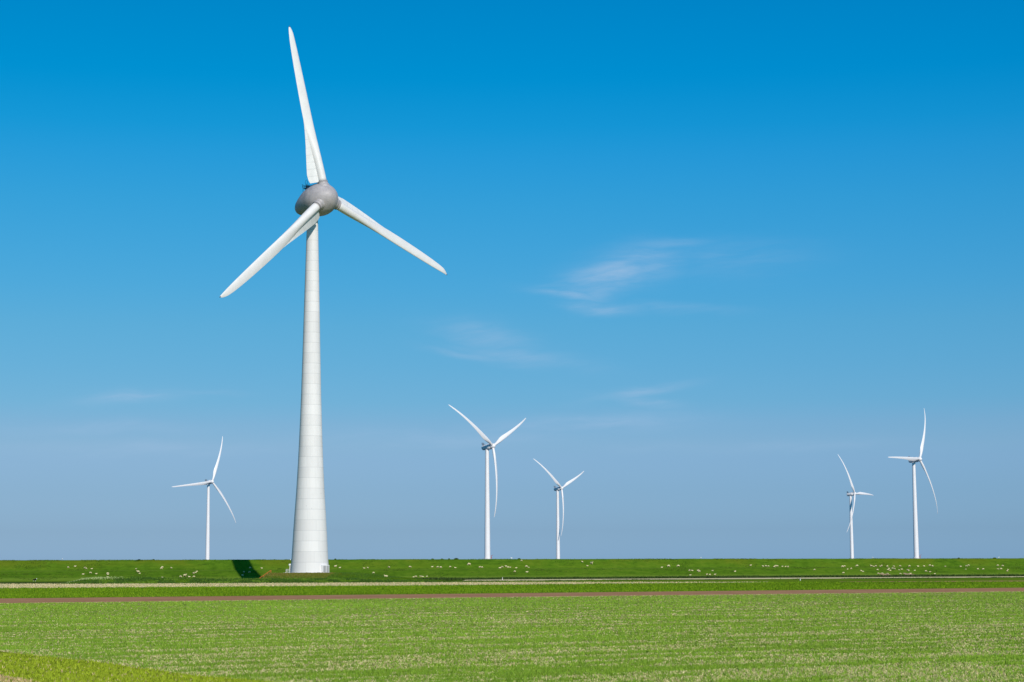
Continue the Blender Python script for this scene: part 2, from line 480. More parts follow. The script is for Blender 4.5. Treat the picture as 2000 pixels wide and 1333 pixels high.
def grid(name, xs, ys, zf, mat, kind='structure', label=None, yfun=None):
    X, Y = np.meshgrid(xs, ys, indexing='ij')
    if yfun is not None: Y = yfun(X, Y)
    Z = zf(X, Y); n, k = X.shape
    v = np.stack([X, Y, Z], -1).reshape(-1, 3)
    i, j = np.meshgrid(np.arange(n - 1), np.arange(k - 1), indexing='ij')
    a = (i * k + j).ravel(); f = np.stack([a, a + k, a + k + 1, a + 1], -1)
    me = bpy.data.meshes.new(name); me.from_pydata(v.tolist(), [], f.tolist()); me.materials.append(mat); me.shade_smooth()
    return tag(link(bpy.data.objects.new(name, me)), label, None, None, kind)


def sheet(name, pts, mat, label=None):
    me = bpy.data.meshes.new(name); me.from_pydata([tuple(p) for p in pts], [], [tuple(range(len(pts)))])
    me.materials.append(mat)
    return tag(link(bpy.data.objects.new(name, me)), label, None, None, 'structure')


# ------------------------------------------------------------------ setting
sheet('ground', [(-6000, -3000, -0.35), (6000, -3000, -0.35), (6000, 945, -0.35), (-6000, 945, -0.35)], M_BASE, 'flat farmland under and beside the fields')
sheet('sea', [(-25000, 800, -0.9), (25000, 800, -0.9), (25000, 40000, -0.9), (-25000, 40000, -0.9)], M_SEA, 'grey blue water behind the dike')


def line(*pts):
    xs = [p[0] for p in pts]; ys = [p[1] for p in pts]
    def f(px):
        if px < xs[0]: return ys[0] + (px - xs[0]) * (ys[1] - ys[0]) / (xs[1] - xs[0])
        if px > xs[-1]: return ys[-1] + (px - xs[-1]) * (ys[-1] - ys[-2]) / (xs[-1] - xs[-2])
        return float(np.interp(px, xs, ys))
    return f


L1 = line((0, 1179.5), (1000, 1167.2), (2000, 1156.0))
L2 = line((0, 1169.3), (1000, 1159.0), (2000, 1148.2))
L3 = line((0, 1149.5), (1000, 1142.6), (1500, 1137.6), (2000, 1136.2))
L4 = line((0, 1140.8), (1000, 1137.4), (1500, 1137.1), (2000, 1135.9))
PXS = list(range(-700, 2701, 100))


def strip(name, La, Lb, mat, z, label, pxs=PXS):
    v = [G(px, La(px), z) for px in pxs] + [G(px, Lb(px), z) for px in pxs]; n = len(pxs)
    me = bpy.data.meshes.new(name); me.from_pydata([tuple(p) for p in v], [], [(i, i + 1, n + i + 1, n + i) for i in range(n - 1)])
    me.materials.append(mat)
    return tag(link(bpy.data.objects.new(name, me)), label, None, None, 'structure')


near = [G(px, L1(px)) for px in PXS]
verge_px = [(-700, 1247), (0, 1272.5), (62, 1280), (200, 1295), (300, 1309), (375, 1320), (560, 1336), (900, 1375)]
vedge = [G(x, y) for x, y in verge_px]
sheet('field', [p for p in vedge] + [(30, 20, 0), (300, 20, 0)] + [p for p in reversed(near)], M_FIELD, 'wide field of young green crop with straw showing through')
sheet('verge', [(-400, -60, 0), (300, -60, 0), (300, 20, 0), (30, 20, 0)] + [p for p in reversed(vedge)] + [(-400, vedge[0].y, 0)], M_VERGE, 'yellow green grass verge in the near left corner')
strip('soil_strip', L1, L2, M_SOIL, 0.0, 'bare brown ploughed strip across the field')
strip('crop_strip', L2, L3, M_CROP, 0.0, 'dark green crop strip beyond the bare soil')
strip('stubble_strip', L3, L4, M_STUB, 0.0, 'pale straw coloured strip that narrows to the right', [p for p in PXS if p <= 1500])
v = [G(px, L4(px)) for px in PXS]
sheet('meadow', v + [(900, 1090, 0), (260, 885, 0), (-20, 790, 0), (-700, 790, 0)], M_MEADOW, 'flat grass between the fields and the dike')
RB = line((755, 1135.3), (1000, 1134.6), (1250, 1132.4), (1500, 1131.2), (1750, 1129.6), (2000, 1127.6))
RT = line((755, 1134.2), (1000, 1132.2), (1250, 1130.6), (1500, 1129.0), (1750, 1127.5), (2000, 1126.0))
strip('road', RB, RT, M_ROAD, 0.02, 'pale farm road along the foot of the dike', list(range(755, 2656, 50)))
TB = line((1640, 1137.0), (2000, 1136.3)); TT = line((1640, 1136.4), (2000, 1134.4))
strip('farm_track', TB, TT, M_SOIL, 0.015, 'thin brown track edge behind the crop at right', list(range(1640, 2681, 40)))

xs = np.concatenate([np.arange(-3000, -320, 60), np.arange(-320, 420, 1.5), np.arange(420, 3000, 60)])
prof = np.array([-6, -2, 0, 1.2, 3, 5, 7, 9, 11, 13, 13.7, 14.5, 15.5, 17, 18.5, 20, 21, 22, 24, 26, 40, 53.0])
grid('dike', xs, prof, lambda X, Y: dike_z(X, Y) + 0.004 + (fbm(X * 0.15, Y * 0.3) - 0.5) * 0.22 * sstep(Y - dike_foot(X), 2, 6) - 0.05 * (Y < dike_foot(X) - 1), M_DIKE, label='long grassy sea dike with sheep on its slope', yfun=lambda X, Y: dike_foot(X) + Y)

# mound and ditch bank around the tower base
def mound_material():
    mt = bpy.data.materials.new('mound_turf'); mt.use_nodes = True
    nt = mt.node_tree; N = Nodes(nt); p = nt.nodes['Principled BSDF']
    tc = N.new('ShaderNodeTexCoord').outputs['Object']; x, y, z = N.sep(tc)
    f = N.noise(tc, 0.5, 8, 0.62); g = N.noise(tc, 0.09, 4)
    base = N.ramp(f, [(0.36, (0.055, 0.115, 0.006)), (0.5, (0.085, 0.165, 0.008)), (0.64, (0.125, 0.21, 0.014))])
    d = N.math('MULTIPLY', N.smooth(y, 640, 668), N.math('SUBTRACT', 1.0, N.smooth(x, -66, -50)))
    d = N.math('MULTIPLY', d, N.smooth(g, 0.3, 0.6))
    base = N.mix(N.math('MULTIPLY', d, 0.75), base, (0.22, 0.155, 0.028))
    N.link(base, p.inputs['Base Color']); p.inputs['Roughness'].default_value = 0.95; p.inputs['Specular IOR Level'].default_value = 0.0
    b = N.new('ShaderNodeBump'); b.inputs['Strength'].default_value = 0.4; b.inputs['Distance'].default_value = 0.3
    N.link(f, b.inputs['Height']); N.link(b.outputs[0], p.inputs['Normal'])
    return mt


M_MOUND = mound_material()
grid('mound', np.arange(-142, -14, 0.8), np.arange(580, 726, 0.9), lambda X, Y: mound_z(X, Y) + 0.02 - 0.12 * ((X < -139) | (X > -17) | (Y < 581.5) | (Y > 724)), M_MOUND, label='grassy mound and bank round the big tower base')
for k, (px, py, rx, ry) in enumerate(((1728, 1123.4, 2.1, 0.8), (1773, 1122.6, 2.0, 0.6), (1783, 1123.8, 2.4, 0.6))):
    c = surf(px, py); pts = []
    for j in range(22):
        a = 2 * math.pi * j / 22; r = 1 + 0.3 * math.sin(3 * a + k) + 0.15 * math.sin(7 * a)
        X, Y = c.x + rx * r * math.cos(a), c.y + ry * 2.2 * r * math.sin(a)
        pts.append((X, Y, float(dike_z(X, Y)) + 0.14))
    cc = (c.x, c.y, float(dike_z(c.x, c.y)) + 0.16)
    me = bpy.data.meshes.new('bare_patch'); me.from_pydata(pts + [cc], [], [(j, (j + 1) % 22, 22) for j in range(22)]); me.materials.append(M_SAND)
    tag(link(bpy.data.objects.new('bare_patch', me)), None, None, None, 'structure')


# ------------------------------------------------------------------ ground cover (stuff)
def tufts(name, P, h, w, tint, blades=3, lean=0.35, label=None, mat=None):
    """P (n,3) roots, h heights, w widths, tint (n,3); thin pointed blades, one mesh"""
    n = len(P); k = n * blades
    P = np.repeat(P, blades, 0); h = np.repeat(h, blades) * rng.uniform(0.6, 1.15, k); w = np.repeat(w, blades)
    T = np.repeat(tint, blades, 0) * rng.uniform(0.82, 1.18, (k, 1))
    a = rng.uniform(0, 2 * np.pi, k); l = rng.uniform(0, lean, k) * h; la = rng.uniform(0, 2 * np.pi, k)
    off = np.stack([rng.normal(0, 1, k) * w * 0.6, rng.normal(0, 1, k) * w * 0.6, np.zeros(k)], -1)
    B = P + off; s = np.stack([np.cos(a), np.sin(a), np.zeros(k)], -1) * (w * 0.5)[:, None]
    tip = B + np.stack([np.cos(la) * l, np.sin(la) * l, h], -1)
    V = np.stack([B - s, B + s, tip], 1).reshape(-1, 3)
    me = bpy.data.meshes.new(name)
    me.vertices.add(3 * k); me.vertices.foreach_set('co', V.astype(np.float32).ravel())
    me.loops.add(3 * k); me.loops.foreach_set('vertex_index', np.arange(3 * k, dtype=np.int32))
    me.polygons.add(k); me.polygons.foreach_set('loop_start', np.arange(0, 3 * k, 3, dtype=np.int32))
    me.polygons.foreach_set('loop_total', np.full(k, 3, dtype=np.int32))
    at_ = me.attributes.new('tint', 'FLOAT_COLOR', 'POINT')
    C = np.ones((3 * k, 4), np.float32); C[:, :3] = np.repeat(T, 3, 0); at_.data.foreach_set('color', C.ravel())
    me.materials.append(mat or M_LEAF); me.update(); me.validate()
    return tag(link(bpy.data.objects.new(name, me)), label, None, None, 'stuff')


def fan(n, y0, y1, half=0.36):
    """points over the ground, denser near the viewer's end of the field as the eye resolves more there"""
    q = rng.uniform(1 / y1, 1 / y0, n); y = 1 / q
    return y * rng.uniform(-half, half, n), y


def poly_y(L, x, z=0.0):
    """depth of a strip edge at world x"""
    pts = np.array([G(px, L(px), z)[:2] for px in range(-1400, 3401, 50)]); o = np.argsort(pts[:, 0])
    return np.interp(x, pts[o, 0], pts[o, 1])


cr, sr = math.cos(ROW), math.sin(ROW)


def bare(x, y):
    al = x * cr + y * sr; ac = -x * sr + y * cr          # along / across the rows
    n = fbm(al * 0.10, ac * 0.55, 4) * 0.62 + fbm(al * 0.9, ac * 1.6, 3) * 0.38
    big = fbm(x * 0.018 + 9, y * 0.018, 3)
    rows = np.cos(2 * np.pi * ac / 4.3 + 1.3 * fbm(al * 0.02, ac * 0.02, 2) * 6)
    return n + 0.055 * rows + 0.20 * (big - 0.5)


vx = np.array([p.x for p in vedge]); vy = np.array([p.y for p in vedge])


def in_verge(x, y): return y < np.interp(x, vx, vy, right=0)


x, y = fan(430000, 60, 330)
keep = (y < poly_y(L1, x) - 0.1) & ~in_verge(x, y)
x, y = x[keep], y[keep]
b = bare(x, y)
isb = (b > np.interp(y, [66, 100, 150, 200, 270], [0.455, 0.468, 0.493, 0.53, 0.60])) | (rng.random(len(x)) < np.interp(y, [66, 200, 270], [0.13, 0.09, 0.03]))
green = ~isb | (rng.random(len(x)) < 0.16)
xg, yg = x[green], y[green]
n = len(xg); t = fbm(xg * 0.05, yg * 0.05, 3)[:, None]; u = rng.random((n, 1))
tint = (np.array([[0.1388, 0.2785, 0.0182]]) * (1 - u) + np.array([[0.2468, 0.3665, 0.0389]]) * u) * (0.8 + 0.4 * t)
far = np.clip(yg / 90, 0.8, 2.6)
tufts('field_crop', np.stack([xg, yg, np.zeros(n)], -1), rng.uniform(0.07, 0.15, n), 0.045 * far, tint, 3, 0.6, 'rows of young bright green crop plants')
xb, yb = x[~green], y[~green]
sel = rng.random(len(xb)) < 0.55; xb, yb = xb[sel], yb[sel]
xe = rng.uniform(-90, 120, 9000); xb = np.concatenate([xb, xe]); yb = np.concatenate([yb, poly_y(L1, xe) + rng.uniform(-0.9, 1.3, 9000)])
n = len(xb); u = rng.random((n, 1))
tint = np.array([[0.50, 0.42, 0.20]]) * (1 - u) + np.array([[0.74, 0.64, 0.36]]) * u
w_ = rng.uniform(0.55, 1.0, (n, 1)); tint = tint * w_ + np.array([[0.22, 0.35, 0.03]]) * (1 - w_)
tufts('straw_litter', np.stack([xb, yb, np.zeros(n)], -1), rng.uniform(0.03, 0.08, n), 0.05 * np.clip(yb / 90, 0.8, 2.0), tint, 3, 1.8, 'dry straw litter between the crop rows')

x, y = fan(90000, 58, 95, 0.40)
keep = in_verge(x, y); x, y = x[keep], y[keep]; n = len(x)
t = fbm(x * 0.4, y * 0.3, 4); u = rng.random((n, 1))
tint = np.array([[0.23, 0.31, 0.012]]) * (1 - u) + np.array([[0.35, 0.43, 0.028]]) * u
ca, cb = G(0, 1319), G(95, 1337)
edge = ca.y + (x - ca.x) * (cb.y - ca.y) / (cb.x - ca.x)
drys = (y < edge + 3.0 * (fbm(x * 1.2, y * 0.6, 3) - 0.5)) & (rng.random(n) < 0.8) | (rng.random(n) < 0.04)
tint[drys] = np.array([0.58, 0.42, 0.22]) * rng.uniform(0.8, 1.15, (drys.sum(), 1))
tufts('verge_grass', np.stack([x, y, np.zeros(n)], -1), rng.uniform(0.05, 0.13, n), np.full(n, 0.032), tint, 4, 1.0, 'yellow green grass of the verge')

x, y = fan(110000, 215, 700, 0.36)
keep = (y > poly_y(L2, x) + 0.2) & (y < poly_y(L3, x) - 0.3); x, y = x[keep], y[keep]; n = len(x)
u = rng.random((n, 1)); t = fbm(x * 0.04, y * 0.04)[:, None]
tint = (np.array([[0.0755, 0.1674, 0.0024]]) * (1 - u) + np.array([[0.178, 0.279, 0.008]]) * u) * (0.75 + 0.5 * t)
tufts('crop_plants', np.stack([x, y, np.zeros(n)], -1), rng.uniform(0.18, 0.36, n), 0.10 * np.clip(y / 300, 0.8, 2), tint, 3, 0.5, 'leafy dark green crop plants in the strip')

x, y = fan(90000, 380, 640, 0.36)
keep = (y > poly_y(L3, x) + 0.3) & (y < poly_y(L4, x) - 0.3) & (x < G(1500, 1137.3).x); x, y = x[keep], y[keep]; n = len(x)
u = rng.random((n, 1))
tint = np.array([[0.46, 0.385, 0.19]]) * (1 - u) + np.array([[0.72, 0.6, 0.36]]) * u
tint[rng.random(n) < 0.22] = np.array([0.14, 0.2, 0.03])
tufts('stubble', np.stack([x, y, np.zeros(n)], -1), rng.uniform(0.1, 0.26, n), np.full(n, 0.11), tint, 3, 0.4, 'cut straw stubble of the pale strip')

# rough growth on the bank and round the mound
nb = 26000
x = rng.uniform(-141, -15, nb); y = 583 + 30 * rng.random(nb) ** 1.6
keep = (mound_z(x, y) > 0.05); x, y = x[keep], y[keep]
cl_ = fbm(x * 0.16, y * 0.16, 4); keep = rng.random(len(x)) < np.clip((cl_ - 0.30) * 4, 0.1, 1)
x, y, cl_ = x[keep], y[keep], cl_[keep]; n = len(x)
u = rng.random((n, 1)); tint = np.array([[0.028, 0.075, 0.008]]) * (1 - u) + np.array([[0.07, 0.145, 0.016]]) * u
lite = fbm(x * 0.22 + 40, y * 0.3, 3) > 0.52
tint[lite] = np.array([0.10, 0.19, 0.014]) * rng.uniform(0.75, 1.25, (lite.sum(), 1))
pale = (x < -118) & (rng.random(n) < np.clip((-118 - x) / 8, 0, 0.85)) & (y > 590)
tint[pale] = np.array([0.34, 0.42, 0.16]) * rng.uniform(0.8, 1.2, (pale.sum(), 1))
tufts('bank_growth', np.stack([x, y, mound_z(x, y)], -1), rng.uniform(0.2, 0.6, n) * (0.5 + cl_), np.full(n, 0.28), tint, 3, 0.45, 'rough dark growth along the ditch bank')
n = 5200
x = rng.uniform(-87, -30, n); y = rng.uniform(636, 683, n); z = mound_z(x, y); keep = z > 1.0; x, y, z = x[keep], y[keep], z[keep]; n = len(x)
u = rng.random((n, 1)); tint = np.array([[0.09, 0.13, 0.012]]) * (1 - u) + np.array([[0.22, 0.17, 0.05]]) * u
gr = x > -62; tint[gr] = np.array([0.06, 0.13, 0.012]) * rng.uniform(0.7, 1.3, (gr.sum(), 1))
tufts('mound_grass', np.stack([x, y, z], -1), rng.uniform(0.08, 0.3, n), np.full(n, 0.2), tint, 3, 0.5, 'dry olive grass on the mound')

# reeds along the ditch: left of the bank, and behind the road
xl = rng.uniform(-225, -112, 26000); yl = poly_y(L4, xl) + rng.uniform(0.6, 10, 26000)
h1 = rng.uniform(0.3, 0.58, 26000)
xr = rng.uniform(-46, 290, 22000); yr = poly_y(RT, xr, 0.02) + rng.uniform(0.8, 8, 22000)
h2 = rng.uniform(0.5, 1.05, 22000) * (0.75 + 0.5 * fbm(xr * 0.1, yr * 0.1))
k2 = rng.random(22000) < np.clip((xr + 50) / 12, 0, 1)
xr, yr, h2 = xr[k2], yr[k2], h2[k2]
x = np.concatenate([xl, xr]); y = np.concatenate([yl, yr]); h = np.concatenate([h1, h2]); n = len(x)
u = rng.random((n, 1)); tint = np.array([[0.022, 0.05, 0.008]]) * (1 - u) + np.array([[0.06, 0.10, 0.02]]) * u
tufts('ditch_reeds', np.stack([x, y, np.zeros(n)], -1), h, np.full(n, 0.3), tint, 3, 0.3, 'dark reeds lining the ditch at the dike foot')
# dark clumps between road and strips
x = rng.uniform(-45, 260, 9000); y = poly_y(RB, x, 0.02) - rng.uniform(4, 40, 9000) ** 1.0
keep = (y > poly_y(L4, x) + 2) & (fbm(x * 0.12, y * 0.05, 3) > 0.55); x, y = x[keep], y[keep]; n = len(x)
u = rng.random((n, 1)); tint = np.array([[0.03, 0.07, 0.008]]) * (1 - u) + np.array([[0.07, 0.12, 0.015]]) * u
tufts('edge_weeds', np.stack([x, y, np.zeros(n)], -1), rng.uniform(0.1, 0.34, n), np.full(n, 0.26), tint, 3, 0.4, 'low weeds on the grass beside the road')
# tussocks on the dike
n = 60000
x = rng.uniform(-230, 300, n); s = rng.uniform(0.5, 23.5, n); y = dike_foot(x) + s
c = fbm(x * 0.10, s * 0.35, 4)
keep = (c > 0.64) | ((s > 20.5) & (c > 0.55)) | (rng.random(n) < 0.06) | ((x > 205) & (s > 15) & (c > 0.53))
x, s, y, c = x[keep], s[keep], y[keep], c[keep]; n = len(x)
u = rng.random((n, 1)); tint = np.array([[0.035, 0.075, 0.006]]) * (1 - u) + np.array([[0.085, 0.14, 0.012]]) * u
tufts('dike_tussocks', np.stack([x, y, dike_z(x, y)], -1), rng.uniform(0.06, 0.22, n), np.full(n, 0.25), tint, 3, 0.6, 'darker grass tussocks scattered over the dike turf')


# ------------------------------------------------------------------ wind turbines
def section(c, tc, circ, n=32):
    """closed loop (chord, thickness) from trailing edge round the leading edge; circ blends to a circle"""
    out = []
    for j in range(n):
        a = 2 * math.pi * j / n
        x = 0.5 * (1 + math.cos(a)); s = 1 if math.sin(a) >= 0 else -1
        th = 5 * tc * (0.2969 * math.sqrt(x) - 0.126 * x - 0.3516 * x * x + 0.2843 * x ** 3 - 0.1036 * x ** 4)
        cam_ = 0.03 * 4 * x * (1 - x)
        ya = s * th + cam_ * (1 - circ); yc = 0.5 * math.sin(a)
        pa = 0.27 + 0.23 * circ
        out.append(((x - pa) * c, (ya * (1 - circ) + yc * circ) * c))
    return out


def blade_mesh(name, stations, mat, bend, n=32):
    """stations: (r, chord, thickness ratio, circle blend, twist deg). local Z radial, X towards leading edge, -Y upwind"""
    rings = []
    for r, c, tc, ci, tw in stations:
        b = R_(tw); le = Vector((math.cos(b), -math.sin(b), 0)); nn = Vector((-math.sin(b), -math.cos(b), 0))
        o = Vector((0, -bend(r), r))
        rings.append([o - le * p + nn * q for p, q in section(c, tc, ci, n)])
    mb = MB(); mb.rings(rings)
    return mb.mesh(name, mat)


def interp_st(table, rs):
    t = np.array(table, float)
    return [(r,) + tuple(np.interp(r, t[:, 0], t[:, k]) for k in range(1, t.shape[1])) for r in rs]


def rotor_frame(yaw, tilt):
    n = Vector((math.sin(yaw) * math.cos(tilt), -math.cos(yaw) * math.cos(tilt), math.sin(tilt)))
    h = Vector((math.cos(yaw), math.sin(yaw), 0)); v = h.cross(n)
    if v.z < 0: v = -v
    return n, h, v


def blade_matrix(n, h, v, th, pos):
    d = v * math.cos(th) + h * math.sin(th); t = h * math.cos(th) - v * math.sin(th)
    M = Matrix.Identity(4); M.col[0][:3] = t; M.col[1][:3] = -n; M.col[2][:3] = d; M.col[3][:3] = pos
    return M


def big_turbine():
    base = Vector((TX, TY, TZ))
    root = empty('wind_turbine', base)
    tag(root, 'huge white turbine with grey egg shaped nacelle in front of the dike', 'wind turbine')
    # tower: photographed half widths give the flare of the concrete tube
    pts = []
    for py, wpx in ((1119, 75.4), (1092, 71.2), (1060, 67.6), (1040, 65.4), (1000, 60.4), (960, 54.9), (900, 48.6), (840, 43.6), (780, 39.4), (690, 34.6), (600, 30.3), (540, 27.3), (478, 23.9), (446, 22.3), (433, 21.6)):
        P = at(606, py, TY); dep = (P - Vector((0, 0, CAM_H))).dot(fwd)
        pts.append((P.z - TZ, wpx * dep / F_PX / 2))
    zt = pts[-1][0]
    zz = np.linspace(0, zt, 60); rr = np.interp(zz, [p[0] for p in pts], [p[1] for p in pts])
    MB().lathe((0, 0, 0), (0, 0, 1), list(zip(zz, rr)), 96).build('tower', M_TOWER, root, ang=40)
    MB().lathe((0, 0, -0.6), (0, 0, 1), [(0, 7.25), (0.72, 7.25), (0.74, 7.18)], 96).build('plinth', M_CONC, root, ang=30)
    yaw, tilt = R_(46.2), R_(5.5); n, h, v = rotor_frame(yaw, tilt)
    hubw = at(636.1, 386.5, 685.1); hub = hubw - base
    # egg
    egg = [(4.65, 0.0), (4.55, 0.75), (4.3, 1.5), (3.8, 2.4), (3.0, 3.35), (2.0, 4.25), (1.0, 4.9), (0, 5.38), (-1, 5.7), (-2.2, 5.92), (-3.5, 5.97), (-5, 5.8), (-5.8, 5.62)]
    rear = [(-5.86, 5.60), (-6.8, 5.42), (-8.4, 4.98), (-10, 4.42), (-11.6, 3.8), (-13.0, 3.2), (-14.2, 2.6), (-15.0, 2.0), (-15.5, 1.3), (-15.7, 0.7), (-15.75, 0.0)]
    hb = MB().lathe(hub, n, egg[::-1], 96).build('hub', M_EGG, root, ang=50)
    nb = MB(); a_ = h; b2 = n.cross(h)
    rings = []
    for t, r in rear[::-1]:
        c = hub + n * t - Vector((0, 0, 0.9 * ((-t - 5.86) / 9.9) ** 2))
        rings.append([c + (a_ * math.cos(2 * math.pi * j / 96) + b2 * math.sin(2 * math.pi * j / 96)) * max(r, 1e-3) for j in range(96)])
    nc = nb.rings(rings).build('nacelle', M_EGG, root, ang=50)
    MB().lathe(hub, n, [(-5.88, 5.50), (-5.80, 5.50)], 96).build('seam_ring', M_SEAM, nc, ang=40)
    # neck between tower and nacelle
    MB().lathe((0, 0, zt), (0, 0, 1), [(0.003, 1.98), (0.5, 2.0), (0.52, 1.75), (3.2, 1.75)], 48).build('yaw_neck', M_STEEL, root, ang=40)
    # blades
    bend = lambda r: -0.75 * (r / 64) - 0.15 * (r / 64) ** 2 - 0.5 * max(0, (r - 61.2) / 2.8) ** 1.5
    tab = [(6.1, 3.15, 0.9, 1.0, 22), (8, 3.15, 0.9, 1.0, 22), (12, 3.15, 0.72, 0.85, 19), (17, 3.25, 0.50, 0.55, 15), (22, 3.55, 0.34, 0.25, 11), (27, 3.85, 0.25, 0.05, 8), (32, 3.9, 0.21, 0, 5.5),
           (38, 3.8, 0.19, 0, 3.5), (44, 3.6, 0.175, 0, 2), (50, 3.3, 0.165, 0, 1), (55, 2.95, 0.16, 0, 0.5), (59, 2.5, 0.155, 0, 0.5), (61.5, 2.0, 0.15, 0, 0.5), (63, 1.35, 0.15, 0, 0.5), (63.8, 0.8, 0.16, 0, 0.5), (64.0, 0.45, 0.2, 0.3, 0.5)]
    rs = list(np.arange(6.1, 61, 0.9)) + [61.5, 62.2, 62.8, 63.3, 63.7, 63.9, 64.0]
    bm_ = blade_mesh('blade', interp_st(tab, rs), M_BLADE, bend)
    # bolted trailing edge segment along the inner third
    tot = [(5.75, 6.2), (7, 6.7), (9, 6.85), (12, 6.4), (16, 5.7), (20, 5.0), (24, 4.42), (27, 4.02), (29.5, 3.87)]
    rings = []; TA = np.array(tot)
    for r in np.linspace(5.9, 29.0, 60):
        c, tc_, ci, tw = [np.interp(r, [t[0] for t in tab], [t[k] for t in tab]) for k in (1, 2, 3, 4)]
        b = R_(tw); le = Vector((math.cos(b), -math.sin(b), 0)); nn = Vector((-math.sin(b), -math.cos(b), 0)); o = Vector((0, -bend(r), r))
        pa = 0.27 + 0.23 * ci; C = np.interp(r, TA[:, 0], TA[:, 1])
        x0 = (0.62 - pa) * c; x1 = C - pa * c; th0 = 0.40 * np.interp(r, [6, 20, 28], [1.6, 0.8, 0.12]); sh = 0.12 * np.interp(r, [6, 24], [1.5, 0.0])
        sec = [(x0, th0), (x0 + (x1 - x0) * 0.35, th0 * 0.62 - 0.02), (x0 + (x1 - x0) * 0.7, th0 * 0.33 - sh * 0.5), (x1, 0.035 - sh), (x1, -0.025 - sh), (x0 + (x1 - x0) * 0.6, -th0 * 0.4), (x0, -th0)]
        rings.append([o - le * p + nn * q for p, q in sec])
    fl = MB(); fl.rings(rings); flap = fl.mesh('trailing_edge', M_FLAP); flap.set_sharp_from_angle(angle=R_(30))
    rc = MB().lathe((-0.02, -bend(63.9), 63.85), (0, 0, 1), [(0, 0.16), (0.45, 0.14), (0.6, 0.05)], 8).mesh('tip_receptor', M_DARK)
    col = MB().lathe((0, 0, 0), (0, 0, 1), [(3.4, 2.4), (4.5, 2.25), (4.9, 2.05), (5.05, 1.92), (5.15, 1.85), (5.7, 1.8), (5.72, 1.92), (5.92, 1.92), (5.94, 1.74), (6.2, 1.74)], 48).mesh('blade_collar', M_EGG); col.set_sharp_from_angle(angle=R_(30))
    ringm = MB().lathe((0, 0, 0), (0, 0, 1), [(5.95, 1.80), (6.07, 1.80)], 48).mesh('collar_seal', M_SEAM)
    for k in range(3):
        M = blade_matrix(n, h, v, R_(-10.2) + k * 2 * math.pi / 3, hub)
        bl = link(bpy.data.objects.new('blade', bm_), root); bl.matrix_basis = M
        te = link(bpy.data.objects.new('trailing_edge', flap), bl)
        link(bpy.data.objects.new('tip_receptor', rc), bl)
        c1 = link(bpy.data.objects.new('blade_collar', col), hb); c1.matrix_basis = M
        c2 = link(bpy.data.objects.new('collar_seal', ringm), hb); c2.matrix_basis = M
    # service platform with hoop on the nacelle's back
    back = Vector((n.x, n.y, 0)).normalized(); side = Vector((-back.y, back.x, 0))
    o = hub + n * -10.3 + Vector((0, 0, 5.3))
    pf = MB(); rot = Matrix((back, side, Vector((0, 0, 1)))).transposed()
    pf.box(o + Vector((0, 0, 0.5)), (3.0, 2.0, 0.12), rot)
    for a in (-1.4, 0, 1.4):
        for b_ in (-0.9, 0.9):
            p = o + back * a + side * b_; pf.tube(p + Vector((0, 0, -2.2)), p + Vector((0, 0, 0.5)), 0.07)
    pl = pf.build('service_platform', M_STEEL, root)
    rl = MB()
    for hgt in (0.55, 1.05):
        c4 = [o + back * a + side * b_ + Vector((0, 0, 0.5 + hgt)) for a, b_ in ((-1.45, -0.95), (1.45, -0.95), (1.45, 0.95), (-1.45, 0.95), (-1.45, -0.95))]
        rl.path(c4, 0.05)
    for a in (-1.45, -0.5, 0.5, 1.45):
        for b_ in (-0.95, 0.95):
            p = o + back * a + side * b_; rl.tube(p + Vector((0, 0, 0.5)), p + Vector((0, 0, 1.55)), 0.045)
    rl.box(o + back * 0.5 + Vector((0, 0, 1.0)), (1.3, 1.5, 0.9), rot)
    rl.build('guard_rail', M_STEEL, pl)
    hp = MB(); c0 = o + back * -0.6 + Vector((0, 0, 1.5))
    ring = [c0 + (Vector((1, 0, 0)) * math.cos(a) * 0.42 + Vector((0, 0, 1)) * (1.3 + math.sin(a) * 0.85)) for a in np.linspace(-0.9, math.pi + 0.9, 20)]
    hp.path(ring, 0.055); hp.tube(c0 + Vector((-0.25, 0, 0)), ring[0], 0.055); hp.tube(c0 + Vector((0.25, 0, 0)), ring[-1], 0.055)
    hp.tube(c0 + Vector((-0.4, 0, 0.75)), c0 + Vector((0.45, 0, 0.75)), 0.05); hp.tube(c0 + Vector((-1.4, 0, -0.6)), c0 + Vector((-1.4, 0, 0.6)), 0.06); hp.tube(c0 + Vector((-1.4, 0, 0)), c0 + Vector((-0.25, 0, 0)), 0.05)
    hp.tube(c0 + Vector((-1.75, 0, 0.45)), c0 + Vector((-1.05, 0, 0.45)), 0.05)
    hp.build('wind_sensor_mast', M_STEEL, pl)
    # louvred doors on the right flank
    ph = R_(57); out = Vector((math.sin(ph), -math.cos(ph), 0)); tan = Vector((math.cos(ph), math.sin(ph), 0)); rot = Matrix((tan, out, Vector((0, 0, 1)))).transposed()
    c = out * 6.75
    hs = MB(); hs.box(c + Vector((0, 0, 1.36)), (3.6, 1.3, 2.72), rot); hs.build('louvre_housing', M_WHITE, root)
    for s in (-1, 1):
        lv = MB(); cc = c + out * 0.665 + tan * (s * 0.88)
        lv.box(cc + Vector((0, 0, 1.36)), (1.42, 0.02, 2.36), rot)
        for k in range(11): lv.box(cc + out * 0.03 + Vector((0, 0, 0.3 + k * 0.21)), (1.36, 0.05, 0.11), rot)
        lv.build('louvre_door', M_GREYP, root)
    # entrance on the left flank
    lx = -6.98
    dr = MB(); dr.box((lx - 0.02, -0.75, 1.25), (0.2, 0.12, 2.3)); dr.box((lx - 0.02, 0.75, 1.25), (0.2, 0.12, 2.3)); dr.box((lx - 0.02, 0, 2.46), (0.2, 1.62, 0.12)); d = dr.build('entrance_frame', M_WHITE, root)
